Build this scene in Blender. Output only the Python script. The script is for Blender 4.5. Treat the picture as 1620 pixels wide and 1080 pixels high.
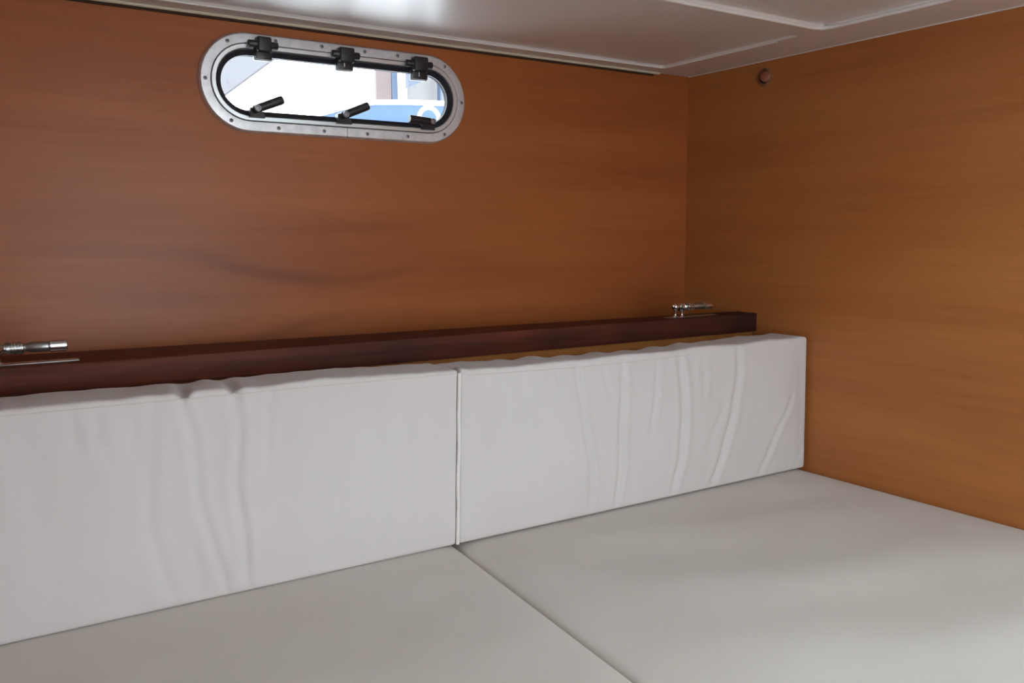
import bpy, bmesh, math, random
from mathutils import Vector, Matrix, noise
random.seed(4)
for o in list(bpy.data.objects): bpy.data.objects.remove(o)
S = bpy.context.scene
C = S.collection
EYE = 1.15                      # height of the lens above the cabin sole

# ------------------------------------------------------------ camera
cam = bpy.data.cameras.new('camera'); co = bpy.data.objects.new('camera', cam); C.objects.link(co)
F, PI_, YA, RO = 1378.0, .12054, .57626, -.003
fw = Vector((math.sin(YA)*math.cos(PI_), math.cos(YA)*math.cos(PI_), -math.sin(PI_)))
r0 = Vector((math.cos(YA), -math.sin(YA), 0)); u0 = r0.cross(fw)
rr = r0*math.cos(RO)+u0*math.sin(RO); uu = -r0*math.sin(RO)+u0*math.cos(RO)
m = Matrix((rr, uu, -fw)).transposed().to_4x4(); m.translation = (0, 0, EYE)
co.matrix_world = m
cam.sensor_width = 36; cam.lens = 36*F/1620; cam.clip_start = .02
S.camera = co

def ray(px, py): return fw*F+rr*(px-810)+uu*(540-py)
def hit(px, py, ax, val):       # where the sight line through a pixel meets a plane of the cabin
    d = ray(px, py); v = val-(EYE if ax == 2 else 0)
    q = d*(v/d[ax]); return Vector((q.x, q.y, q.z+EYE))

# ------------------------------------------------------------ light
S.view_settings.view_transform = 'Standard'; S.view_settings.look = 'None'
S.view_settings.gamma = 1; S.view_settings.use_curve_mapping = False
S.view_settings.exposure = 0.0
w = bpy.data.worlds.new('sky'); S.world = w; w.use_nodes = True
bg = w.node_tree.nodes['Background']; bg.inputs[0].default_value = (.88, .95, 1, 1); bg.inputs[1].default_value = 11.0
def area(name, loc, target, sx, sy, power, col):
    l = bpy.data.lights.new(name, 'AREA'); l.shape = 'RECTANGLE'; l.size = sx; l.size_y = sy
    l.energy = power; l.color = col
    o = bpy.data.objects.new(name, l); C.objects.link(o); o.location = loc
    o.rotation_euler = (Vector(target)-Vector(loc)).to_track_quat('-Z', 'Y').to_euler()
    return o
portal = area('companionway_portal', (.63, -.66, 1.0), (.63, 1.0, 1.0), .72, .93, 1, (1, 1, 1))   # guides sampling of the sky through the opening
portal.data.cycles.is_portal = True
area('cool_fill', (1.15, -.10, 1.57), (1.15, -.05, 0), .45, .45, 8, (.56, .88, 1))  # added cool fill over the right side of the berth; no hatch is built

# ------------------------------------------------------------ materials
def mat(name, col, rough=.5, metal=0, spec=.5, coat=0):
    M = bpy.data.materials.new(name); M.use_nodes = True
    b = M.node_tree.nodes['Principled BSDF']
    b.inputs['Base Color'].default_value = (*col, 1); b.inputs['Roughness'].default_value = rough
    b.inputs['Metallic'].default_value = metal; b.inputs['Specular IOR Level'].default_value = spec
    b.inputs['Coat Weight'].default_value = coat
    return M
def nd(M, t, **k):
    n = M.node_tree.nodes.new(t)
    for a, v in k.items(): setattr(n, a, v)
    return n
def lk(M, a, b): M.node_tree.links.new(a, b)
def noise_tex(M, scale, map_scale=(1, 1, 1), detail=4, rough=.5, dist=0, loc=(0, 0, 0), src=None):
    if src is None:
        tc = nd(M, 'ShaderNodeTexCoord'); src = tc.outputs['Object']
    mp = nd(M, 'ShaderNodeMapping'); mp.inputs['Scale'].default_value = map_scale; mp.inputs['Location'].default_value = loc
    n = nd(M, 'ShaderNodeTexNoise'); n.inputs['Scale'].default_value = scale; n.inputs['Detail'].default_value = detail
    n.inputs['Roughness'].default_value = rough; n.inputs['Distortion'].default_value = dist
    lk(M, src, mp.inputs[0]); lk(M, mp.outputs[0], n.inputs['Vector']); return n.outputs['Fac']
def ramp(M, fac, stops):
    r = nd(M, 'ShaderNodeValToRGB'); e = r.color_ramp.elements
    while len(e) < len(stops): e.new(.5)
    for i, (p, c) in enumerate(stops): e[i].position = p; e[i].color = (*c, 1)
    lk(M, fac, r.inputs[0]); return r.outputs[0]
def mix(M, fac, a, b, mode='MIX'):
    x = nd(M, 'ShaderNodeMix', data_type='RGBA', blend_type=mode)
    for s, v in ((x.inputs['Factor'], fac), (x.inputs['A'], a), (x.inputs['B'], b)):
        if isinstance(v, (int, float)): s.default_value = v
        elif isinstance(v, tuple): s.default_value = (*v, 1)
        else: lk(M, v, s)
    return x.outputs['Result']
def math_(M, op, a, b=0.0, c=None):
    x = nd(M, 'ShaderNodeMath', operation=op)
    for s, v in zip(x.inputs, (a, b, c)):
        if v is None: continue
        if isinstance(v, (int, float)): s.default_value = v
        else: lk(M, v, s)
    return x.outputs[0]
def bump(M, h, strength, dist):
    b = nd(M, 'ShaderNodeBump'); b.inputs['Strength'].default_value = strength; b.inputs['Distance'].default_value = dist
    lk(M, h, b.inputs['Height']); lk(M, b.outputs[0], M.node_tree.nodes['Principled BSDF'].inputs['Normal'])
def setcol(M, c): lk(M, c, M.node_tree.nodes['Principled BSDF'].inputs['Base Color'])

def veneer(name, axis, light, mid, dark, figures=(), seed=0):
    """flat-sawn cherry veneer, grain running along the wall (axis x or y)"""
    M = mat(name, mid, .40, spec=.30)
    tc = nd(M, 'ShaderNodeTexCoord'); o = tc.outputs['Object']
    along = (.55, 1, 1) if axis == 'x' else (1, .55, 1)
    def sc(a, z): return (a, 1, z) if axis == 'x' else (1, a, z)
    broad = noise_tex(M, 1.0, sc(.9, 7), 3, .5, .5, (seed, seed, seed), o)
    fine = noise_tex(M, 1.0, sc(3.5, 70), 4, .6, .3, (seed, 0, 3), o)
    hair = noise_tex(M, 1.0, sc(14, 420), 2, .5, 0, (2, 0, seed), o)
    cloud = noise_tex(M, 1.0, sc(2.2, 2.6), 2, .5, 0, (seed+5, 1, 0), o)
    c = ramp(M, broad, [(.28, dark), (.5, mid), (.74, light)])
    c2 = ramp(M, fine, [(.3, tuple(v*.80 for v in mid)), (.7, tuple(v*1.16 for v in mid))])
    c = mix(M, .45, c, c2)
    c = mix(M, math_(M, 'MULTIPLY', hair, .14), c, tuple(v*.6 for v in dark))
    c = mix(M, math_(M, 'MULTIPLY', cloud, .25), c, tuple((v*1.08) for v in light))
    if figures:
        sp = nd(M, 'ShaderNodeSeparateXYZ'); lk(M, o, sp.inputs[0])
        X = sp.outputs[0 if axis == 'x' else 1]; Z = sp.outputs[2]
        tot = None
        for (x0, z0, hw, slope, curve, wd, amp) in figures:
            dx = math_(M, 'SUBTRACT', X, x0)
            zc = math_(M, 'MULTIPLY_ADD', dx, slope, z0)
            zc = math_(M, 'MULTIPLY_ADD', math_(M, 'MULTIPLY', dx, dx), curve, zc)
            dz = math_(M, 'DIVIDE', math_(M, 'SUBTRACT', Z, zc), wd)
            g = math_(M, 'ADD', math_(M, 'MULTIPLY', dz, dz), math_(M, 'POWER', math_(M, 'ABSOLUTE', math_(M, 'DIVIDE', dx, hw)), 4.0))
            g = math_(M, 'MULTIPLY', math_(M, 'EXPONENT', math_(M, 'MULTIPLY', g, -1.0)), amp)
            tot = g if tot is None else math_(M, 'ADD', tot, g)
        c = mix(M, tot, c, tuple(v*.55 for v in dark))
    setcol(M, c)
    bump(M, hair, .12, .0006)
    return M

# figure marks of the back panel: (x, z, half length, slope, curvature, width, amount)
FIG = [(.56, 1.075, .13, -.16, .5, .016, .5), (.78, 1.058, .14, .10, .4, .013, .32), (.60, .955, .14, .25, -.5, .014, .28),
       (.30, 1.12, .2, -.03, 0, .012, .2), (.75, 1.17, .2, .04, 0, .012, .16), (.40, 1.02, .16, -.1, 0, .02, .16)]
M_wall = veneer('cherry_veneer', 'x', (.45, .148, .041), (.36, .103, .027), (.25, .063, .018), FIG, 1)
M_wallr = veneer('cherry_veneer_side', 'y', (.54, .218, .066), (.43, .148, .040), (.29, .082, .022), (), 7)
M_panel = veneer('bright_veneer', 'x', (.48, .20, .055), (.42, .165, .045), (.36, .13, .035), (), 3)

M_mahog = mat('mahogany', (.09, .03, .02), .5, spec=.1)
c = ramp(M_mahog, noise_tex(M_mahog, 1, (2.5, 30, 60), 5, .6, .6), [(.3, (.062, .017, .010)), (.55, (.115, .029, .017)), (.8, (.16, .044, .025))])
dk = noise_tex(M_mahog, 1, (3.2, 1, 1), 2, .5, .0, (4, 0, 0))
spx = nd(M_mahog, 'ShaderNodeSeparateXYZ'); tcx = nd(M_mahog, 'ShaderNodeTexCoord'); lk(M_mahog, tcx.outputs['Object'], spx.inputs[0])
enddark = nd(M_mahog, 'ShaderNodeMapRange'); enddark.inputs[1].default_value = 1.60; enddark.inputs[2].default_value = 1.70; enddark.inputs[4].default_value = .62
lk(M_mahog, spx.outputs[0], enddark.inputs[0])                  # colour goes nearly black towards the rail's right end
stn = mix(M_mahog, ramp(M_mahog, dk, [(.42, (0, 0, 0)), (.68, (.7, .7, .7))]), c, (.035, .014, .012))
setcol(M_mahog, mix(M_mahog, enddark.outputs[0], stn, (.020, .012, .011)))

def fabric(name, col, stain, amt, weave=1400, seed=0):
    M = mat(name, col, .92, spec=.12)
    M.node_tree.nodes['Principled BSDF'].inputs['Sheen Weight'].default_value = .15
    s = noise_tex(M, 1, (3, 3, 3), 4, .55, .2, (seed, 0, 0))
    w_ = noise_tex(M, weave, (1, 1, 1), 1)
    c = mix(M, math_(M, 'MULTIPLY', s, amt), col, stain)
    c = mix(M, math_(M, 'MULTIPLY', w_, .10), c, tuple(v*.7 for v in col))
    setcol(M, c); bump(M, w_, .25, .0006); return M
M_cush = fabric('cushion_fabric', (.68, .65, .645), (.61, .54, .52), .6, seed=2)
M_matt = fabric('mattress_fabric', (.72, .68, .63), (.63, .55, .485), .9, seed=9)
M_thread = mat('thread', (.62, .55, .52), .9, spec=.1)
M_zip = mat('piping', (.80, .77, .74), .8, spec=.2)

M_gel = mat('ceiling_gelcoat', (.74, .70, .67), .40, spec=.9, coat=1)
M_gel.node_tree.nodes['Principled BSDF'].inputs['Coat Roughness'].default_value = .36
bump(M_gel, noise_tex(M_gel, 9, detail=2), .06, .01)
M_bead = mat('cream_bead', (.66, .60, .45), .45)
M_shadow_line = mat('shadow_line_brown', (.05, .025, .015), .7, spec=.2)  # shade of the gap under the cream bead, put in as a dark colour
M_alu = mat('brushed_aluminium', (.72, .72, .74), .42, .55)
cc = noise_tex(M_alu, 60, (1, 1, 1), 3)
setcol(M_alu, ramp(M_alu, cc, [(.3, (.60, .60, .62)), (.7, (.76, .76, .78))]))
M_alu2 = mat('sash_aluminium', (.78, .78, .79), .3, .7)
M_rub = mat('black_rubber', (.012, .013, .02), .5)
M_black = mat('black_plastic', (.018, .018, .022), .38)
M_chrome = mat('chrome', (.72, .73, .73), .14, 1)
M_chromed = mat('worn_chrome', (.42, .43, .42), .32, 1)
M_dirty = mat('screw_steel', (.30, .29, .30), .4, .8)
M_slot = mat('screw_slot', (.03, .03, .03), .7)
M_knob = mat('stained_peg', (.33, .11, .05), .4)
M_knob2 = mat('peg_collar', (.25, .11, .05), .45)
M_dark = mat('dark_hole', (.008, .005, .004), .8)
M_base = mat('bilge_paint', (.30, .29, .27), .7)
M_sole = mat('cabin_sole_teak', (.2, .11, .06), .5)

M_glass = bpy.data.materials.new('acrylic_pane'); M_glass.use_nodes = True
nt = M_glass.node_tree; nt.nodes.clear()
out = nt.nodes.new('ShaderNodeOutputMaterial'); tr = nt.nodes.new('ShaderNodeBsdfTransparent'); gl = nt.nodes.new('ShaderNodeBsdfGlossy')
df = nt.nodes.new('ShaderNodeBsdfDiffuse'); df.inputs[0].default_value = (.8, .82, .85, 1)
tr.inputs[0].default_value = (.95, .97, .98, 1); gl.inputs['Roughness'].default_value = .05
fr = nt.nodes.new('ShaderNodeFresnel'); fr.inputs[0].default_value = 1.3
m1 = nt.nodes.new('ShaderNodeMixShader'); m2 = nt.nodes.new('ShaderNodeMixShader')
nt.links.new(fr.outputs[0], m1.inputs[0]); nt.links.new(tr.outputs[0], m1.inputs[1]); nt.links.new(gl.outputs[0], m1.inputs[2])
sp_ = ramp(M_glass, noise_tex(M_glass, 55, detail=3), [(.62, (.02, .02, .02)), (.74, (.22, .22, .22))])
nt.links.new(sp_, m2.inputs[0]); nt.links.new(m1.outputs[0], m2.inputs[1]); nt.links.new(df.outputs[0], m2.inputs[2])
nt.links.new(m2.outputs[0], out.inputs[0])

# ------------------------------------------------------------ mesh helpers
def obj(name, bm, material, parent=None, smooth=False, loc=None):
    me = bpy.data.meshes.new(name); bm.to_mesh(me); bm.free()
    me.materials.append(material)
    if smooth:
        for p in me.polygons: p.use_smooth = True
    o = bpy.data.objects.new(name, me); C.objects.link(o)
    if loc: o.location = loc
    if parent: o.parent = parent
    return o
def auto(o, deg=35):
    bm = bmesh.new(); bm.from_mesh(o.data)
    for f in bm.faces: f.smooth = True
    for e in bm.edges:
        if len(e.link_faces) == 2 and e.calc_face_angle(0) > math.radians(deg): e.smooth = False
    bm.to_mesh(o.data); bm.free(); return o
def box(bm, lo, hi, bev=0, seg=2, mat4=None):
    lo, hi = Vector(lo), Vector(hi)
    b = bmesh.new(); bmesh.ops.create_cube(b, size=1)
    for v in b.verts: v.co = Vector(((lo[i]+hi[i])/2+v.co[i]*(hi[i]-lo[i]) for i in range(3)))
    if bev: bmesh.ops.bevel(b, geom=b.edges[:], offset=bev, segments=seg, profile=.5, affect='EDGES')
    if mat4: b.transform(mat4)
    t = bpy.data.meshes.new('t'); b.to_mesh(t); b.free(); bm.from_mesh(t); bpy.data.meshes.remove(t); return bm
def cyl(bm, a, b_, r1, r2=None, n=24, bev=0):
    a, b_ = Vector(a), Vector(b_); r2 = r1 if r2 is None else r2
    b = bmesh.new(); bmesh.ops.create_cone(b, cap_ends=True, segments=n, radius1=r1, radius2=r2, depth=(b_-a).length)
    if bev:
        es = [e for e in b.edges if len(e.link_faces) == 2 and any(len(f.verts) > 4 for f in e.link_faces)]
        bmesh.ops.bevel(b, geom=es, offset=bev, segments=2, profile=.5, affect='EDGES')
    q = (b_-a).to_track_quat('Z', 'Y').to_matrix().to_4x4(); q.translation = (a+b_)/2; b.transform(q)
    t = bpy.data.meshes.new('t'); b.to_mesh(t); b.free(); bm.from_mesh(t); bpy.data.meshes.remove(t); return bm
def ball(bm, c, r):
    b = bmesh.new(); bmesh.ops.create_uvsphere(b, u_segments=20, v_segments=12, radius=r)
    b.transform(Matrix.Translation(c)); t = bpy.data.meshes.new('t'); b.to_mesh(t); b.free(); bm.from_mesh(t); bpy.data.meshes.remove(t)
def lathe(bm, a, b_, prof, n=28):
    """profile (t along a->b in metres, radius)"""
    a, b_ = Vector(a), Vector(b_); q = (b_-a).to_track_quat('Z', 'Y').to_matrix(); rings = []
    for t, r in prof:
        rings.append([bm.verts.new(a+q@Vector((r*math.cos(2*math.pi*i/n), r*math.sin(2*math.pi*i/n), t))) for i in range(n)])
    for A, B in zip(rings, rings[1:]):
        for i in range(n): bm.faces.new((A[i], A[(i+1) % n], B[(i+1) % n], B[i]))
    bm.faces.new(rings[0][::-1]); bm.faces.new(rings[-1]); return bm
def tube(bm, pts, r, n=8):
    pts = [Vector(p) for p in pts]; rings = []
    for i, p in enumerate(pts):
        t = (pts[min(i+1, len(pts)-1)]-pts[max(i-1, 0)]).normalized()
        q = t.to_track_quat('Z', 'Y').to_matrix()
        rings.append([bm.verts.new(p+q@Vector((r*math.cos(2*math.pi*k/n), r*math.sin(2*math.pi*k/n), 0))) for k in range(n)])
    for A, B in zip(rings, rings[1:]):
        for k in range(n): bm.faces.new((A[k], A[(k+1) % n], B[(k+1) % n], B[k]))
    bm.faces.new(rings[0][::-1]); bm.faces.new(rings[-1]); return bm
def thing(name, label, cat, loc=(0, 0, 0), group=None):
    o = bpy.data.objects.new(name, None); C.objects.link(o); o.location = loc; o.empty_display_size = .05
    o['label'] = label; o['category'] = cat
    if group: o['group'] = group
    return o
def tag(o, label, cat, group=None):
    o['label'] = label; o['category'] = cat
    if group: o['group'] = group
    return o
def struct(o, label=None):
    o['kind'] = 'structure'
    if label: o['label'] = label
    return o
def under(o, root):              # parent without moving
    o.parent = root; o.matrix_parent_inverse = Matrix.Translation(-root.location); return o

# ------------------------------------------------------------ cabin shell
XR, YB, XL, YF = 1.7518, 1.80, -1.15, -.62
ZC = .4313+EYE; MT = EYE-.571

# portlight outline: a stadium on the back wall
WCX, WCZ, WHX, WR = .7376, EYE+.3063, .2985, .0981
def stadium(off, n=20):
    L = WHX-WR; r = WR-off; pts = []
    for i in range(n+1):
        a = -math.pi/2+math.pi*i/n; pts.append((WCX+L+r*math.cos(a), WCZ+r*math.sin(a)))
    for i in range(n+1):
        a = math.pi/2+math.pi*i/n; pts.append((WCX-L+r*math.cos(a), WCZ+r*math.sin(a)))
    return pts
def sweep(prof, n=20, closed=True):
    bm = bmesh.new(); rings = []
    for off, y in prof: rings.append([bm.verts.new((x, y, z)) for x, z in stadium(off, n)])
    pairs = list(zip(rings, rings[1:]))+([(rings[-1], rings[0])] if closed else [])
    for A, B in pairs:
        k = len(A)
        for i in range(k): bm.faces.new((A[i], A[(i+1) % k], B[(i+1) % k], B[i]))
    bmesh.ops.recalc_face_normals(bm, faces=bm.faces[:]); return bm

# back wall, with the opening of the portlight really cut through it
bm = bmesh.new(); loops = []
for y in (YB, YB+.035):
    R = [bm.verts.new(p) for p in ((XL-.04, y, -.02), (XR+.04, y, -.02), (XR+.04, y, ZC+.06), (XL-.04, y, ZC+.06))]
    H = [bm.verts.new((x, y, z)) for x, z in stadium(.02)]
    es = []
    for L in (R, H):
        for i in range(len(L)): es.append(bm.edges.new((L[i], L[(i+1) % len(L)])))
    bmesh.ops.triangle_fill(bm, edges=es, use_beauty=True, use_dissolve=False)
    loops.append((R, H))
for k in (0, 1):
    A, B = loops[0][k], loops[1][k]
    for i in range(len(A)): bm.faces.new((A[i], A[(i+1) % len(A)], B[(i+1) % len(A)], B[i]))
bmesh.ops.recalc_face_normals(bm, faces=bm.faces[:])
struct(obj('wall_back', bm, M_wall), 'cherry veneer bulkhead with the oblong portlight')
struct(obj('wall_right', box(bmesh.new(), (XR, YF-.04, -.02), (XR+.035, YB, ZC+.06)), M_wallr), 'cherry veneer bulkhead at the right end of the berth')
struct(obj('wall_left', box(bmesh.new(), (XL-.035, YF-.04, -.02), (XL, YB, ZC+.06)), M_wallr))
# wall behind the camera, with the open companionway the daylight comes through
bm = bmesh.new()
box(bm, (XL, YF-.035, -.02), (.28, YF, ZC+.06)); box(bm, (.98, YF-.035, -.02), (XR, YF, ZC+.06))
box(bm, (.28, YF-.035, -.02), (.98, YF, .54)); box(bm, (.28, YF-.035, 1.45), (.98, YF, ZC+.06))
struct(obj('wall_front', bm, M_wall))
struct(obj('floor', box(bmesh.new(), (XL, YF, -.03), (XR, YB, 0)), M_sole))

# ceiling moulding: a flange with two recessed panels in it
bm = bmesh.new()
def quad(pts): bm.faces.new([bm.verts.new(p) for p in pts])
y1a, y1b, y2b, xc, xd = 1.312, 1.738, 1.236, 1.603, 1.590
def recess(x0, y0, x1, y1, d, w):
    ins = []
    for (k, dz) in ((0, 0), (w*.35, d*.12), (w*.75, d*.75), (w, d)):
        ins.append([(x0+k, y0+k, ZC+dz), (x1-k, y0+k, ZC+dz), (x1-k, y1-k, ZC+dz), (x0+k, y1-k, ZC+dz)])
    for A, B in zip(ins, ins[1:]):
        for i in range(4): quad((A[i], A[(i+1) % 4], B[(i+1) % 4], B[i]))
    quad(ins[-1])
x0r = XL+.12; y0r = -.2
recess(x0r, y1a, xc, y1b, .005, .006)
recess(x0r, y0r, xd, y2b, .006, .006)
for a, b_, c_, d_ in ((XL, y1b, XR, YB), (XL, y2b, XR, y1a), (XL, YF, XR, y0r)): quad(((a, b_, ZC), (c_, b_, ZC), (c_, d_, ZC), (a, d_, ZC)))
quad(((XL, y1a, ZC), (x0r, y1a, ZC), (x0r, y1b, ZC), (XL, y1b, ZC))); quad(((xc, y1a, ZC), (XR, y1a, ZC), (XR, y1b, ZC), (xc, y1b, ZC)))
quad(((XL, y0r, ZC), (x0r, y0r, ZC), (x0r, y2b, ZC), (XL, y2b, ZC))); quad(((xd, y0r, ZC), (XR, y0r, ZC), (XR, y2b, ZC), (xd, y2b, ZC)))
box(bm, (XL, YF, ZC+.02), (XR, YB, ZC+.05))
bmesh.ops.remove_doubles(bm, verts=bm.verts[:], dist=.0001)
ceil_o = struct(obj('ceiling', bm, M_gel), 'white glossy moulded headliner with recessed panels')
# rolled beads on the edges of the mouldings
def bead(name, pts, r, material, z=ZC):
    return struct(auto(obj(name, tube(bmesh.new(), [(x, y, z) for x, y in pts], r, 10), material), 60))
bead('trim_1', [(XL+.01, YB-.0045), (.5, YB-.0045), (1.64, YB-.0045)], .0045, M_bead)['label'] = 'cream bead where headliner meets back wall'
bead('shadow_line_strip', [(XL+.01, YB-.0015), (.5, YB-.0015), (1.62, YB-.0015)], .0028, M_shadow_line, ZC-.0065)['label'] = 'dark brown strip standing in for the shadow line under the cream bead'
bead('trim_2', [(XR-.002, YB-.002), (XR-.002, .6), (XR-.002, YF+.02)], .0020, M_gel)['label'] = 'thin light edge where headliner meets right wall'
bead('trim_3', [(x0r, y1b+.001), (.5, y1b+.001), (xc-.012, y1b+.001), (xc, y1b-.01), (xc, y1a+.06)], .0026, M_gel)['label'] = 'rolled edge of the small headliner panel'
bead('trim_4', [(x0r, y2b+.004), (.5, y2b+.004), (xd-.03, y2b+.004), (xd-.008, y2b-.002), (xd, y2b-.025), (xd, .6), (xd, y0r)], .0048, M_gel)['label'] = 'rolled edge of the large headliner recess'

# ------------------------------------------------------------ portlight
win = bpy.data.objects.new('window_1', None); C.objects.link(win); win.location = (WCX, YB, WCZ); struct(win, 'oblong aluminium portlight with three black hinges and three latches')
fl = under(auto(obj('flange', sweep([(0, YB), (.0008, YB-.008), (.004, YB-.0125), (.007, YB-.013), (.0215, YB-.013), (.0222, YB-.012), (.0222, YB-.002), (.02, YB+.03)]), M_alu)), win)
fl['label'] = 'dull aluminium outer flange'
under(auto(obj('groove_seal', sweep([(.0221, YB-.002), (.0221, YB-.0115), (.0236, YB-.0115), (.0236, YB-.002)]), M_rub)), win)
under(auto(obj('sash_frame', sweep([(.0236, YB), (.0236, YB-.0135), (.0245, YB-.0145), (.0315, YB-.0145), (.0325, YB-.0135), (.0330, YB)]), M_alu2)), win)
under(auto(obj('gasket', sweep([(.033, YB), (.0326, YB-.012), (.035, YB-.0115), (.041, YB-.005), (.044, YB-.003), (.044, YB+.001), (.036, YB+.004)]), M_rub)), win)
under(auto(obj('reveal_ring', sweep([(.042, YB+.006), (.040, YB+.006), (.022, YB+.030), (.028, YB+.034), (.044, YB+.010)]), M_rub)), win)
bm = bmesh.new()
for y in (YB-.002, YB+.004): bm.faces.new([bm.verts.new((x, y, z)) for x, z in stadium(.040)])
bmesh.ops.recalc_face_normals(bm, faces=bm.faces[:]); under(obj('pane', bm, M_glass), win)
# joint of the two flange halves
j = hit(550, 214, 1, YB-.0132); under(obj('flange_joint', box(bmesh.new(), (j.x-.0005, YB-.01335, WCZ-WR+.001), (j.x+.0005, YB-.0125, WCZ-WR+.0215)), M_slot), win)
for i, (px, py) in enumerate([(360, 65), (325, 123), (367, 188), (441, 201), (513, 206), (581, 211), (645, 215), (703, 213), (733, 163), (703, 106), (577, 86), (509, 76), (436, 67), (629, 95)]):
    p = hit(px, py, 1, YB-.013)
    # keep every screw on the flange's centre line
    L = WHX-WR; dx = p.x-WCX; cx_ = WCX+max(-L, min(L, dx)); v = Vector((p.x-cx_, p.z-WCZ)); v = v.normalized()*(WR-.012)
    x, z = cx_+v.x, WCZ+v.y
    s = under(auto(obj('screw', lathe(bmesh.new(), (x, YB-.0128, z), (x, YB-.1, z), [(0, .0040), (.0008, .0040), (.0016, .0026), (.0018, .001)], 14), M_dirty)), win)
    a = random.random()*3; k = Vector((math.cos(a), 0, math.sin(a)))*.0026; p0 = Vector((x, YB-.0146, z))
    b2 = bmesh.new(); cyl(b2, p0-k, p0+k, .0005, n=6); k2 = Vector((-k.z, 0, k.x)); cyl(b2, p0-k2, p0+k2, .0005, n=6)
    sl = obj('screw_slot', b2, M_slot); sl.parent = s
def sub(o, parent):              # a sub-part under a part that sits at its parent's origin
    o.parent = parent; return o
HY = YB-.0145
for (bx0, bx1, ty, by, lx0, lx1, c0, c1, cy0, cy1, slot) in [
        (405.5, 428.5, 55, 76, 402, 430, 392, 439, 65, 77, False), (536, 559.5, 72, 93, 531.5, 558, 525, 568, 81, 93, True), (654, 676, 87, 108, 650, 675, 642, 683, 95.5, 108, True)]:
    mx = (bx0+bx1)/2; y0 = HY-.012
    A = hit(bx0, ty+1, 1, y0); B = hit(bx1, ty+1, 1, y0); Cc = hit(mx, by, 1, y0); D_ = hit(lx0, (cy1+by)/2+18, 1, HY); E_ = hit(lx1, (cy1+by)/2+18, 1, HY)
    xa, xb = A.x, B.x
    h = under(auto(obj('hinge', box(bmesh.new(), (xa, y0-.007, Cc.z-.008), (xb, YB-.012, A.z-.001), .004, 3), M_black)), win)
    P0 = hit(c0, (cy0+cy1)/2-3, 1, y0+.004); P1 = hit(c1, (cy0+cy1)/2+3, 1, y0+.004)
    zc = (P0.z+P1.z)/2
    sub(auto(obj('hinge_pin', cyl(bmesh.new(), (P0.x, y0+.003, zc), (P1.x, y0+.003, zc), .0074, n=20, bev=.0015), M_black)), h)
    q = bmesh.new(); box(q, (D_.x, HY-.003, D_.z), (E_.x, YB-.004, Cc.z+.004), .002, 2)
    box(q, (D_.x+.001, HY-.008, D_.z+.001), (E_.x-.001, HY-.002, Cc.z), .0025, 2)
    sub(auto(obj('hinge_leaf', q, M_black)), h)
    if slot:
        xm = D_.x+.42*(E_.x-D_.x); sub(obj('hinge_slot', box(bmesh.new(), (xm-.0012, HY-.0086, D_.z+.007), (xm+.0012, HY-.0076, D_.z+.02), .0003, 1), M_alu), h)
for (bx0, bx1, by, cx_, cy_, hx, hy) in [(395, 419, 187, 405, 172.5, 444, 159), (533, 556.5, 197.5, 544, 182, 579, 168.5), (667, 687, 207, 681, 193, 646, 188.5)]:
    yl = YB-.024
    c0 = hit(cx_, cy_, 1, yl); e = hit(hx, hy, 1, yl); b0 = hit(bx0, by, 1, YB-.016); b1 = hit(bx1, by, 1, YB-.016)
    bm = bmesh.new(); zb = WCZ-WR+.029
    outl = [(b0.x, zb), (b1.x, zb), (b1.x-.003, zb+.008), (c0.x+.008, c0.z+.001), (c0.x+.003, c0.z+.007), (c0.x-.006, c0.z+.006), (b0.x, c0.z-.001)]
    fr_ = [bm.verts.new((x, yl+.001, z)) for x, z in outl]; bk = [bm.verts.new((x, YB-.006, z)) for x, z in outl]
    bm.faces.new(fr_); bm.faces.new(bk[::-1])
    for i in range(len(outl)): bm.faces.new((fr_[i], bk[i], bk[(i+1) % len(outl)], fr_[(i+1) % len(outl)]))
    bmesh.ops.recalc_face_normals(bm, faces=bm.faces[:]); bmesh.ops.bevel(bm, geom=bm.edges[:], offset=.0012, segments=2, affect='EDGES')
    l = under(auto(obj('latch', bm, M_black)), win)
    sub(obj('latch_fin', box(bmesh.new(), (b0.x-.001, yl-.002, zb), (b0.x+.002, YB-.010, c0.z+.002), .0008, 1), M_black), l)
    c1 = Vector((c0.x, yl-.005, c0.z)); e1 = Vector((e.x, yl-.009, e.z))
    L = (e1-c1).length; bm = bmesh.new()
    lathe(bm, c1, e1, [(-.0085, .0050), (-.005, .0080), (.01, .0086), (L-.004, .0090), (L+.001, .0084), (L+.002, .0070)], 20)
    sub(auto(obj('latch_handle', bm, M_black)), l)
    bo = sub(auto(obj('latch_bolt', lathe(bmesh.new(), (c0.x, yl-.006, c0.z), (c0.x, yl-.2, c0.z), [(0, .0066), (.0085, .0066), (.0095, .0058), (.0095, .0040), (.0080, .0030), (.0080, .0010)], 18), M_dirty)), l)
    bo['label'] = 'grey steel pivot bolt'

# ------------------------------------------------------------ berth
XS0, YS0, XS1, YS1 = .7649, 1.3574, .7159, .7982      # the joint between the two mattresses
def xs(y): return XS0+(XS1-XS0)*(YS0-y)/(YS0-YS1)
berth = thing('berth_base', 'varnished wooden berth box under the two cream mattresses', 'bed', (.1, .9, 0))
under(obj('berth_box', box(bmesh.new(), (XL+.002, .22, .0), (XR-.002, 1.545, MT-.105), .004, 2), M_wall), berth)
under(obj('back_panel', box(bmesh.new(), (XL+.002, 1.547, .0), (XR-.001, 1.562, EYE-.247), .001, 1), M_panel), berth)['label'] = 'bright orange veneer upstand below the dark rail'

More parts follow.
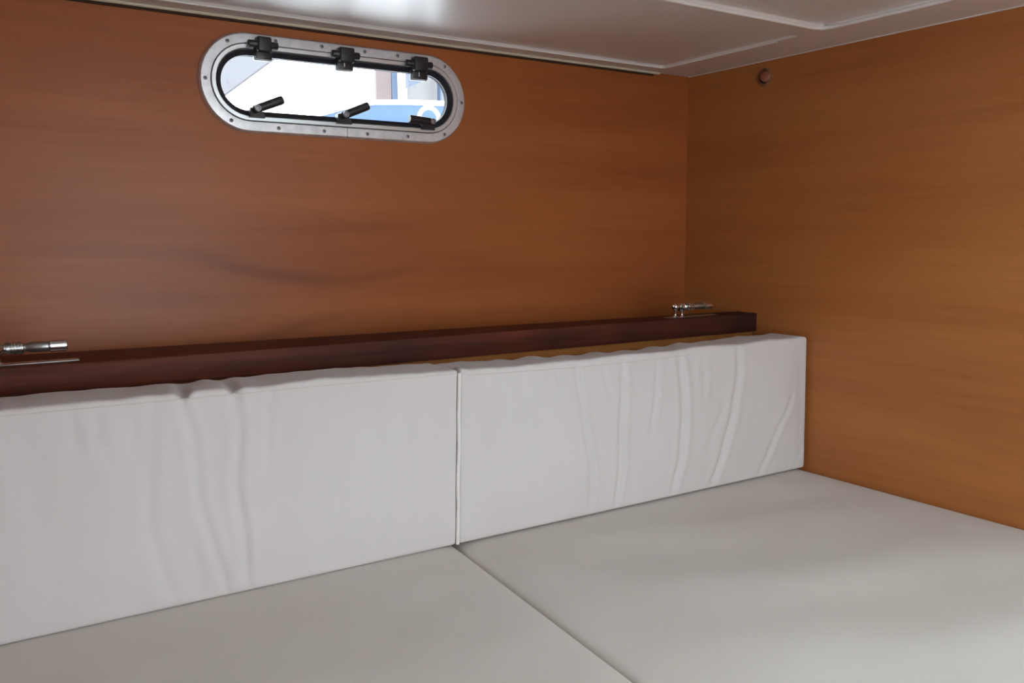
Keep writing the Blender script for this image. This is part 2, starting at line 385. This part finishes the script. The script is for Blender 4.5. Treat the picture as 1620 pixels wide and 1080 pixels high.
# dark mahogany rail
bm = bmesh.new()
zt, zb = EYE-.1995, EYE-.2465
def railback(x): return 1.690+(x-.26)*(1.604-1.690)/(1.75-.26)
N = 24; pr = []
for i in range(N+1):
    x = XL+(XR-.0005-XL)*i/N; yb = railback(x); r = .003
    prof = [(1.536, zb), (1.535, zb+.003), (1.535, zt-r), (1.536, zt-.0008), (1.539, zt), (yb-.002, zt), (yb, zt-.002), (yb, zb)]
    pr.append([bm.verts.new((x, y, z)) for y, z in prof])
for A, B in zip(pr, pr[1:]):
    for k in range(len(A)): bm.faces.new((A[k], A[(k+1) % len(A)], B[(k+1) % len(A)], B[k]))
bm.faces.new(pr[0]); bm.faces.new(pr[-1][::-1]); bmesh.ops.recalc_face_normals(bm, faces=bm.faces[:])
rail = auto(obj('mahogany_rail', bm, M_mahog), 30)
tag(rail, 'dark mahogany rail running behind the cushions, below the portlight', 'rail')

def rounded(lo, hi, r, dx, dy, dz):
    """box skin with a fine grid and rounded edges"""
    lo, hi = Vector(lo), Vector(hi); c = (lo+hi)/2; h = (hi-lo)/2
    def axis(a, b, d):
        n = max(2, round((b-a)/d)); core = [a+(b-a)*i/n for i in range(n+1)]
        ext = [a+r*t for t in (.12, .3, .6)]+[b-r*t for t in (.6, .3, .12)]
        return sorted(set(round(v, 5) for v in core+ext))
    ax = [axis(lo[i], hi[i], d) for i, d in enumerate((dx, dy, dz))]
    bm = bmesh.new(); cache = {}
    def V(i, j, k):
        key = (i, j, k)
        if key not in cache:
            p = Vector((ax[0][i], ax[1][j], ax[2][k]))-c
            q = Vector((max(-(h[a]-r), min(h[a]-r, p[a])) for a in range(3))); d = p-q
            if d.length > 1e-9: q = q+d.normalized()*r
            cache[key] = bm.verts.new(q+c)
        return cache[key]
    n = [len(a)-1 for a in ax]
    for k in (0, n[2]):
        for i in range(n[0]):
            for j in range(n[1]): bm.faces.new((V(i, j, k), V(i+1, j, k), V(i+1, j+1, k), V(i, j+1, k)))
    for j in (0, n[1]):
        for i in range(n[0]):
            for k in range(n[2]): bm.faces.new((V(i, j, k), V(i+1, j, k), V(i+1, j, k+1), V(i, j, k+1)))
    for i in (0, n[0]):
        for j in range(n[1]):
            for k in range(n[2]): bm.faces.new((V(i, j, k), V(i, j+1, k), V(i, j+1, k+1), V(i, j, k+1)))
    bmesh.ops.recalc_face_normals(bm, faces=bm.faces[:]); return bm

def sm(a, b, x):
    t = max(0, min(1, (x-a)/(b-a))); return t*t*(3-2*t)

# ---- mattresses
def mattress(name, left):
    top = MT+(.003 if left else 0)
    lo = (XL+.01 if left else .757, .24, MT-.103); hi = (.753 if left else XR-.003, 1.540, top)
    bm = rounded(lo, hi, .012 if left else .014, .014, .014, .03)
    for v in bm.verts:
        x, y, z = v.co; s = xs(y)-.755
        wgt = sm(0, .35, x) if left else 1-sm(.85, 1.6, x)
        v.co.x = x+s*wgt
        if z > top-.02:
            e = min(x-lo[0], hi[0]-x, y-lo[1])
            d = noise.noise(Vector((x*3.1+(0 if left else 7), y*4.2, 0)))*.004+noise.noise(Vector((x*7+y*5, y*9-x*4, 3)))*.0016
            if not left:
                d += .0020*math.sin((x*1.0+y*2.6)*9+1.2*noise.noise(Vector((x*2, y*2, 5))))*sm(0, .25, e)
            v.co.z += d*sm(0, .08, e)*(1-sm(1.22, 1.40, y))-(.004*(1-sm(0, .05, e)))
            if left:
                for (ax, ay, bx, by, a, wd) in DENTS:
                    A = Vector((ax, ay)); B = Vector((bx, by)); P = Vector((x, y)); t = max(0, min(1, (P-A).dot(B-A)/(B-A).length_squared))
                    dd = (P-(A+(B-A)*t)).length; v.co.z -= a*math.exp(-(dd/wd)**2)*math.sin(math.pi*(.15+.7*t))
    return obj(name, bm, M_matt, smooth=True)
DENTS = []
for a, b_, amp, wd in [((588, 965), (628, 1000), .0026, .010), ((630, 968), (648, 990), .0016, .010), ((572, 985), (600, 1000), .0012, .009), ((826, 1010), (846, 1036), .0012, .008)]:
    p, q = hit(*a, 2, MT), hit(*b_, 2, MT); DENTS.append((p.x, p.y, q.x, q.y, amp, wd))
tag(mattress('mattress', True), 'beige mattress at the left, its edge overlapping the joint', 'mattress', 'berth mattresses')
tag(mattress('mattress', False), 'beige mattress at the right, reaching the right wall', 'mattress', 'berth mattresses')

# ---- back cushions
CY = 1.36
def path(pts):
    out_ = []
    for p in pts:
        q = hit(*p, 1, CY); out_.append((q.z, q.x))
    return sorted(out_)
def xat(pa, z):
    if z <= pa[0][0]: return pa[0][1]
    for (z0, x0), (z1, x1) in zip(pa, pa[1:]):
        if z <= z1:
            t = (z-z0)/(z1-z0); t = t*t*(3-2*t)*.5+t*.5; return x0+(x1-x0)*t
    return pa[-1][1]
def L2(l): return [(700+a/2.7, 560+b/2.7) for a, b in l]
def L1(l): return [(a/2.077, 560+b/2.077) for a, b in l]
WR_R = [(L2(l), a, w_) for l, a, w_ in [
    ([(575, 70), (600, 300), (630, 480), (640, 640)], .0042, .008), ([(775, 70), (760, 260), (755, 450), (745, 640)], .0048, .009),
    ([(925, 50), (905, 200), (885, 330)], .0034, .008), ([(1020, 40), (1022, 260), (1010, 430), (985, 590)], .0058, .010),
    ([(1270, 20), (1235, 240), (1190, 420), (1150, 570)], .0050, .011), ([(1485, 190), (1400, 370), (1350, 530)], .0030, .010),
    ([(1550, 360), (1500, 490)], .0016, .009), ([(490, 60), (520, 220)], .0030, .009), ([(230, 90), (250, 250), (240, 420)], .0024, .011),
    ([(1190, 230), (1130, 390)], .0018, .010), ([(690, 60), (720, 160)], .0028, .008), ([(325, 110), (345, 300)], .0016, .012), ([(1120, 50), (1110, 170)], .0022, .010)]]
WR_L = [(L1(l), a, w_) for l, a, w_ in [
    ([(590, 120), (635, 280), (650, 480), (690, 600), (750, 780)], .0052, .009), ([(768, 90), (785, 250), (775, 440), (800, 590), (815, 760)], .0064, .009),
    ([(892, 130), (880, 220), (870, 420)], .0036, .008), ([(500, 170), (500, 350), (490, 550), (530, 700), (570, 820)], .0034, .011),
    ([(235, 210), (255, 310)], .0026, .010), ([(315, 220), (350, 340)], .0028, .010), ([(440, 240), (475, 420)], .0028, .011),
    ([(1040, 180), (1050, 270)], .0020, .013), ([(1280, 440), (1240, 620)], .0016, .016), ([(100, 300), (120, 600)], .0015, .02), ([(640, 620), (660, 820)], .002, .010)]]
def cushion(name, x0, x1, thick, creases, left):
    zt = EYE-(.2350 if left else .2440); zb = MT+.0035
    bm = rounded((x0, CY, zb), (x1, CY+thick, zt), .0075, .0045, .012, .0075)
    GAIN = .50 if left else .95
    cr = [(path(p), a, w_) for p, a, w_ in creases]
    for v in bm.verts:
        x, y, z = v.co
        f = 1-sm(CY+.004, CY+.05, y)                      # how much of the front face
        ex = min(x-x0, x1-x); ez = min(z-zb, zt-z)
        puff = .009*sm(0, .10, ex)*sm(0, .10, ez)
        d = puff+noise.noise(Vector((x*5+3, z*3, 1)))*.0022*sm(0, .05, min(ex, ez))+noise.noise(Vector((x*20, z*3.5, 2)))*.0022*sm(0, .04, min(ex, ez))
        d += noise.noise(Vector((x*17, 0, 6)))*.0032*(1-sm(0, .045, z-zb))
        for pa, a, w_ in cr:
            if z < pa[0][0]-.03 or z > pa[-1][0]+.035: t = 0
            else: t = sm(pa[0][0]-.03, pa[0][0]+.03, z)*(1-sm(pa[-1][0]-.01, pa[-1][0]+.035, z))
            if t <= 0: continue
            dx = (x-xat(pa, z))*1.15
            if abs(dx) > .06: continue
            d += a*t*GAIN*(-math.exp(-(dx/w_)**2)+.55*math.exp(-((dx-1.7*w_)/(1.1*w_))**2)+.40*math.exp(-((dx+1.8*w_)/(1.2*w_))**2))
        v.co.y -= d*f*sm(-.002, .012, min(ex, z-zb))
        # top face: slack cloth, sagging towards the back
        tz = sm(zt-.02, zt-.004, z)
        if tz > 0:
            t = (y-CY)/thick
            sag = noise.noise(Vector((x*9, y*6, 8)))*.0035+noise.noise(Vector((x*30, y*7, 4)))*.0016
            if left:
                for xp, am in TOPL: sag -= am*math.exp(-((x-xp-.35*(y-CY)*.4)/.009)**2)*(1.1-t)
                for xp, am in TOPR: sag -= am*math.exp(-((x-xp)/.014)**2)*t
            else:
                sag -= .009*math.exp(-((x-1.25)/.30)**2)*t
                sag += .0022*math.sin((x-.55*y)*75)*sm(.8, 1.0, x)*(1-sm(1.35, 1.6, x))*t
            if left: sag -= .0065*sm(.50, .76, x)/max(sm(0, .03, ex), .3)
            v.co.z += sag*tz*max(sm(0, .03, ex), .3 if left else 0)
        if left and x1-x < .10 and y > CY+.06 and z > zt-.03: v.co.z -= .000
        # lean a little, and skew towards the joint
        v.co.x += ((z-zb)/(zt-zb)-.5)*.011*(1-sm(.1, .5, abs(x-XJ)))
        v.co.y += (z-zb)/(zt-zb)*.006
        if not left and x-x0 < .02 and z > zt-.025 and y < CY+.03: v.co.z += .006*(1-(x-x0)/.02)
    return obj(name, bm, M_cush, smooth=True)
TOPL = [(hit(292, 628, 1, CY).x, .011), (hit(369, 620, 1, CY).x, .008)]
TOPR = [(hit(300, 602, 1, 1.47).x, .004), (hit(345, 600, 1, 1.47).x, .003)]
XJ = .7690
cl = cushion('back_cushion', -.62, XJ-.0020, .116, WR_L, True)
tag(cl, 'long pale cushion standing against the dark rail, left of the joint', 'cushion', 'back cushions along the berth')
crt = cushion('back_cushion', XJ+.0018, XR-.010, .112, WR_R, False)
tag(crt, 'pale wrinkled cushion standing upright in the right hand corner', 'cushion', 'back cushions along the berth')
# stitched seams just under the top front edges, and the piping at the joint
bpy.context.view_layer.update()
dg = bpy.context.evaluated_depsgraph_get()
def seam(host, pts, r, name, material, lift=.0):
    out_ = []
    for p in pts:
        ok, loc, nr, _ = host.ray_cast(Vector((p[0], CY-.3, p[1])), Vector((0, 1, 0)))
        if ok and loc.y < CY+.012: out_.append(loc+Vector((0, -lift, 0)))
    o = auto(obj(name, tube(bmesh.new(), out_, r, 6), material), 80); o.parent = host; return o
def along(host, pix, n, **k):
    q = [hit(*p, 1, CY-.001) for p in pix]; pts = []
    for a, b_ in zip(q, q[1:]):
        for i in range(n): t = i/n; pts.append((a.x+(b_.x-a.x)*t, a.z+(b_.z-a.z)*t))
    pts.append((q[-1].x-.001, q[-1].z)); return seam(host, pts, **k)
along(cl, [(-140, 672), (0, 659.5), (240, 637), (500, 612), (722, 592)], 60, r=.0007, name='stitched_seam', material=M_thread)
along(crt, [(742, 594), (900, 583), (1000, 573), (1100, 561)], 50, r=.0007, name='stitched_seam', material=M_thread)
pipe = bmesh.new()
zz = [MT+.006+i*(.318/40) for i in range(41)]
tube(pipe, [(XJ-.0025+.011*(i/40-.5)+.0005*math.sin(i*.33), CY-.0020+.006*i/40+.0006*math.sin(i*.5), z) for i, z in enumerate(zz)], .0036, 8)
pp = auto(obj('piping', pipe, M_zip), 80); pp.parent = cl; pp['label'] = 'white upright piping at the cushion end'

# ------------------------------------------------------------ chrome fittings on the rail
def fitting(px0, y, label):
    """x0 = left end of the base plate"""
    t = thing('barrel_latch', label, 'latch', (px0, y, zt), 'chrome latches on the rail')
    P = lambda o, **k: (setattr(o, 'parent', t), o)[1]
    bp = box(bmesh.new(), (0, -.013, 0), (.163, .013, .0016), .0007, 2)
    P(auto(obj('base_plate', bp, M_chromed)))
    h = .0245
    for x in (.028, .050):
        P(auto(obj('post', lathe(bmesh.new(), (x, 0, .0016), (x, 0, .1), [(0, .0062), (.002, .0052), (.004, .0030), (h-.006, .0028), (h-.003, .0045)], 18), M_chrome)))
    bm = bmesh.new(); ball(bm, (.028, 0, h+.0016), .0088); ball(bm, (.0215, 0, h+.0032), .0045)
    P(auto(obj('ball_joint', bm, M_chrome)))
    P(auto(obj('collar', lathe(bmesh.new(), (.040, 0, h+.001), (.2, 0, h+.001), [(0, .0060), (.003, .0105), (.006, .0080), (.010, .0080), (.014, .0105), (.018, .0075), (.021, .0075)], 22), M_chrome)))
    P(auto(obj('barrel', lathe(bmesh.new(), (.060, 0, h+.001), (.3, 0, h+.001), [(0, .0065), (.001, .0094), (.022, .0094), (.026, .0062), (.030, .0062), (.034, .0084), (.060, .0084), (.062, .0062)], 24), M_chromed)))
    g = bmesh.new()
    for i in range(4):
        lathe(g, (.066+i*.005, 0, h+.001), (.3, 0, h+.001), [(0, .0084), (.001, .0102), (.003, .0102), (.004, .0084)], 24)
    P(auto(obj('grip_ring', g, M_chrome)))
    P(auto(obj('tip', lathe(bmesh.new(), (.120, 0, h+.001), (.3, 0, h+.001), [(0, .0050), (.003, .0096), (.0262, .0096), (.0275, .0080)], 24), M_chrome)))
    for x in (.006, .118, .160):
        P(auto(obj('screw', lathe(bmesh.new(), (x, -.003, .0014), (x, -.003, .1), [(0, .0034), (.001, .0030), (.0014, .0015)], 12), M_dirty)))
    return t
fitting(.012, 1.576, 'chrome barrel latch at the left edge of the photo, on the dark rail')
fitting(1.464, 1.563, 'chrome barrel latch on the dark rail beside the corner')

# ------------------------------------------------------------ peg high on the right wall
pk = hit(1210, 122, 0, XR)
t = thing('wooden_peg', 'small round wooden peg high on the right wall below the ceiling', 'peg', (XR, pk.y, pk.z))
o = auto(obj('collar', lathe(bmesh.new(), (0, 0, 0), (-1, 0, 0), [(0, .0235), (.002, .0230), (.004, .0205), (.0042, .0180), (.0030, .0160), (.001, .0155)], 28), M_knob2)); o.parent = t
o = auto(obj('recess', lathe(bmesh.new(), (-.0012, 0, 0), (-1, 0, 0), [(0, .0158), (.0006, .0156)], 24), M_dark)); o.parent = t
o = auto(obj('peg', lathe(bmesh.new(), (0, -.0050, 0), (-.02, -.0120, 0), [(0, .0120), (.005, .0135), (.009, .0130), (.011, .0100), (.012, .0060)], 24), M_knob)); o.parent = t

# ------------------------------------------------------------ outside, seen through the portlight
M_ground = mat('quay_concrete', (.72, .72, .72), .8)
struct(obj('ground', box(bmesh.new(), (-30, -30, -1.3), (40, 40, -1.2)), M_ground))
M_blue = mat('blue_gelcoat', (.028, .055, .105), .6, spec=.25)
M_white = mat('white_gelcoat', (.80, .82, .84), .4)
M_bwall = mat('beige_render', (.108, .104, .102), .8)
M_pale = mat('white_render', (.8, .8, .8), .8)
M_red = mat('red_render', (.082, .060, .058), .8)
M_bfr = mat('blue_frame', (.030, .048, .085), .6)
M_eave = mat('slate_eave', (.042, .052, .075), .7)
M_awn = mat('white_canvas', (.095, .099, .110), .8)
# neighbouring boat: hull with a curved sheer, white rubbing strake, round port
YH = 4.6
boat = thing('neighbouring_boat', 'blue hulled boat with a white rubbing strake seen through the portlight', 'boat', (hit(640, 200, 1, YH).x, YH, -1.2))
sheer = [hit(*p, 1, YH) for p in [(470, 196), (505, 184), (535, 173), (562, 163), (590, 156), (617, 154.5), (666, 158.5), (714, 163), (760, 168), (830, 176)]]
bm = bmesh.new(); cols = []
for i, s in enumerate(sheer):
    t = i/(len(sheer)-1); col_ = []
    for k, (dz, dy) in enumerate([(0, 0), (-.12, -.05), (-.3, -.09), (-.7, -.05), (-1.2, .15), (-1.9, .5), (-2.6, 1.1)]):
        col_.append(bm.verts.new((s.x, YH+dy+(1-t)**2*1.2, max(-1.2, s.z+dz))))
    col_.append(bm.verts.new((s.x, YH+2.2, max(-1.2, s.z-2.6)))); col_.append(bm.verts.new((s.x, YH+2.2, s.z)))
    cols.append(col_)
for A, B in zip(cols, cols[1:]):
    for k in range(len(A)): bm.faces.new((A[k], B[k], B[(k+1) % len(A)], A[(k+1) % len(A)]))
bm.faces.new(cols[0][::-1]); bm.faces.new(cols[-1]); bmesh.ops.recalc_face_normals(bm, faces=bm.faces[:])
under(auto(obj('hull', bm, M_white)), boat)['label'] = 'white lower topsides'
bm = bmesh.new(); cols = []                            # the blue sheer band, a slightly proud moulding
zlow = hit(640, 199, 1, YH).z
for i, s in enumerate(sheer):
    t = i/(len(sheer)-1); b_ = max(.02, s.z-zlow); col_ = []
    for fz, dy in ((0, -.012), (.25, -.045), (.6, -.10), (1, -.125), (1, -.02), (0, .05)):
        col_.append(bm.verts.new((s.x, YH+dy+(1-t)**2*1.2, s.z-b_*fz)))
    cols.append(col_)
for A, B in zip(cols, cols[1:]):
    for k in range(len(A)): bm.faces.new((A[k], B[k], B[(k+1) % len(A)], A[(k+1) % len(A)]))
bm.faces.new(cols[0][::-1]); bm.faces.new(cols[-1]); bmesh.ops.recalc_face_normals(bm, faces=bm.faces[:])
under(auto(obj('sheer_band', bm, M_blue)), boat)['label'] = 'blue sheer band'
n_ = len(sheer)
st = tube(bmesh.new(), [(s.x, YH-.01+(1-i/(n_-1))**2*1.2, s.z) for i, s in enumerate(sheer)], .018, 8)
under(auto(obj('rubbing_strake', st, M_white)), boat)['label'] = 'white rubbing strake'
pc = hit(675, 189, 1, YH-.12)
ringb = bmesh.new()
pts = [(pc.x+.062*math.cos(a*math.pi/16), pc.y-.03, pc.z+.062*math.sin(a*math.pi/16)) for a in range(33)]
tube(ringb, pts, .012, 8); ring_o = under(auto(obj('round_port', ringb, M_white), 80), boat)
# quay building
YQ = 10.
bq = hit(690, 150, 1, YQ)
bld = thing('quay_building', 'pale building with a red wall section seen through the portlight', 'building', (bq.x, YQ, -1.2))
def slab(name, a, b_, material, y=YQ, dep=.05, base=None):
    p, q = hit(*a, 1, y), hit(*b_, 1, y)
    return under(obj(name, box(bmesh.new(), (p.x, y, base if base is not None else q.z), (q.x, y+dep, p.z)), material), bld)
slab('wall_panel', (644.5, 60), (860, 150), M_bwall, base=-1.2)
slab('pilaster', (630.5, 60), (644.5, 150), M_pale, y=YQ-.05, dep=.1, base=-1.2)
slab('red_panel', (594, 70), (619, 150), M_red, base=-1.2)['label'] = 'red wall section'
slab('blue_frame', (619, 70), (630.5, 150), M_bfr, base=-1.2)['label'] = 'blue upright frame'
slab('downpipe', (696, 118), (699, 160), M_bfr, y=YQ-.12, dep=.08, base=-1.2)
pts = [hit(*p, 1, YQ-.6) for p in [(646, 104), (646, 138.5), (712, 108), (760, 80), (700, 70)]]
bm = bmesh.new(); f = [bm.verts.new(p) for p in pts]; b2 = [bm.verts.new(p+Vector((0, .08, 0))) for p in pts]
bm.faces.new(f); bm.faces.new(b2[::-1])
for i in range(5): bm.faces.new((f[i], b2[i], b2[(i+1) % 5], f[(i+1) % 5]))
bmesh.ops.recalc_face_normals(bm, faces=bm.faces[:]); under(obj('eave', bm, M_eave), bld)
# canvas awning
YA_ = 3.4
pts = [hit(*p, 1, YA_) for p in [(300, 190), (358, 152), (426, 102), (470, 70), (300, 40)]]
bm = bmesh.new(); f = [bm.verts.new(p) for p in pts]; b2 = [bm.verts.new(p+Vector((0, .04, .01))) for p in pts]
bm.faces.new(f); bm.faces.new(b2[::-1])
for i in range(5): bm.faces.new((f[i], b2[i], b2[(i+1) % 5], f[(i+1) % 5]))
bmesh.ops.recalc_face_normals(bm, faces=bm.faces[:]); bmesh.ops.bevel(bm, geom=bm.edges[:], offset=.008, segments=2, affect='EDGES')
aw = thing('canvas_awning', 'greyish white canvas awning seen at the left end of the portlight', 'awning', (pts[0].x, YA_, -1.2))
under(obj('canvas', bm, M_awn), aw)
under(auto(obj('pole', cyl(bmesh.new(), (pts[0].x-.02, YA_+.03, -1.2), (pts[4].x-.02, YA_+.03, pts[4].z), .025), M_alu)), aw)
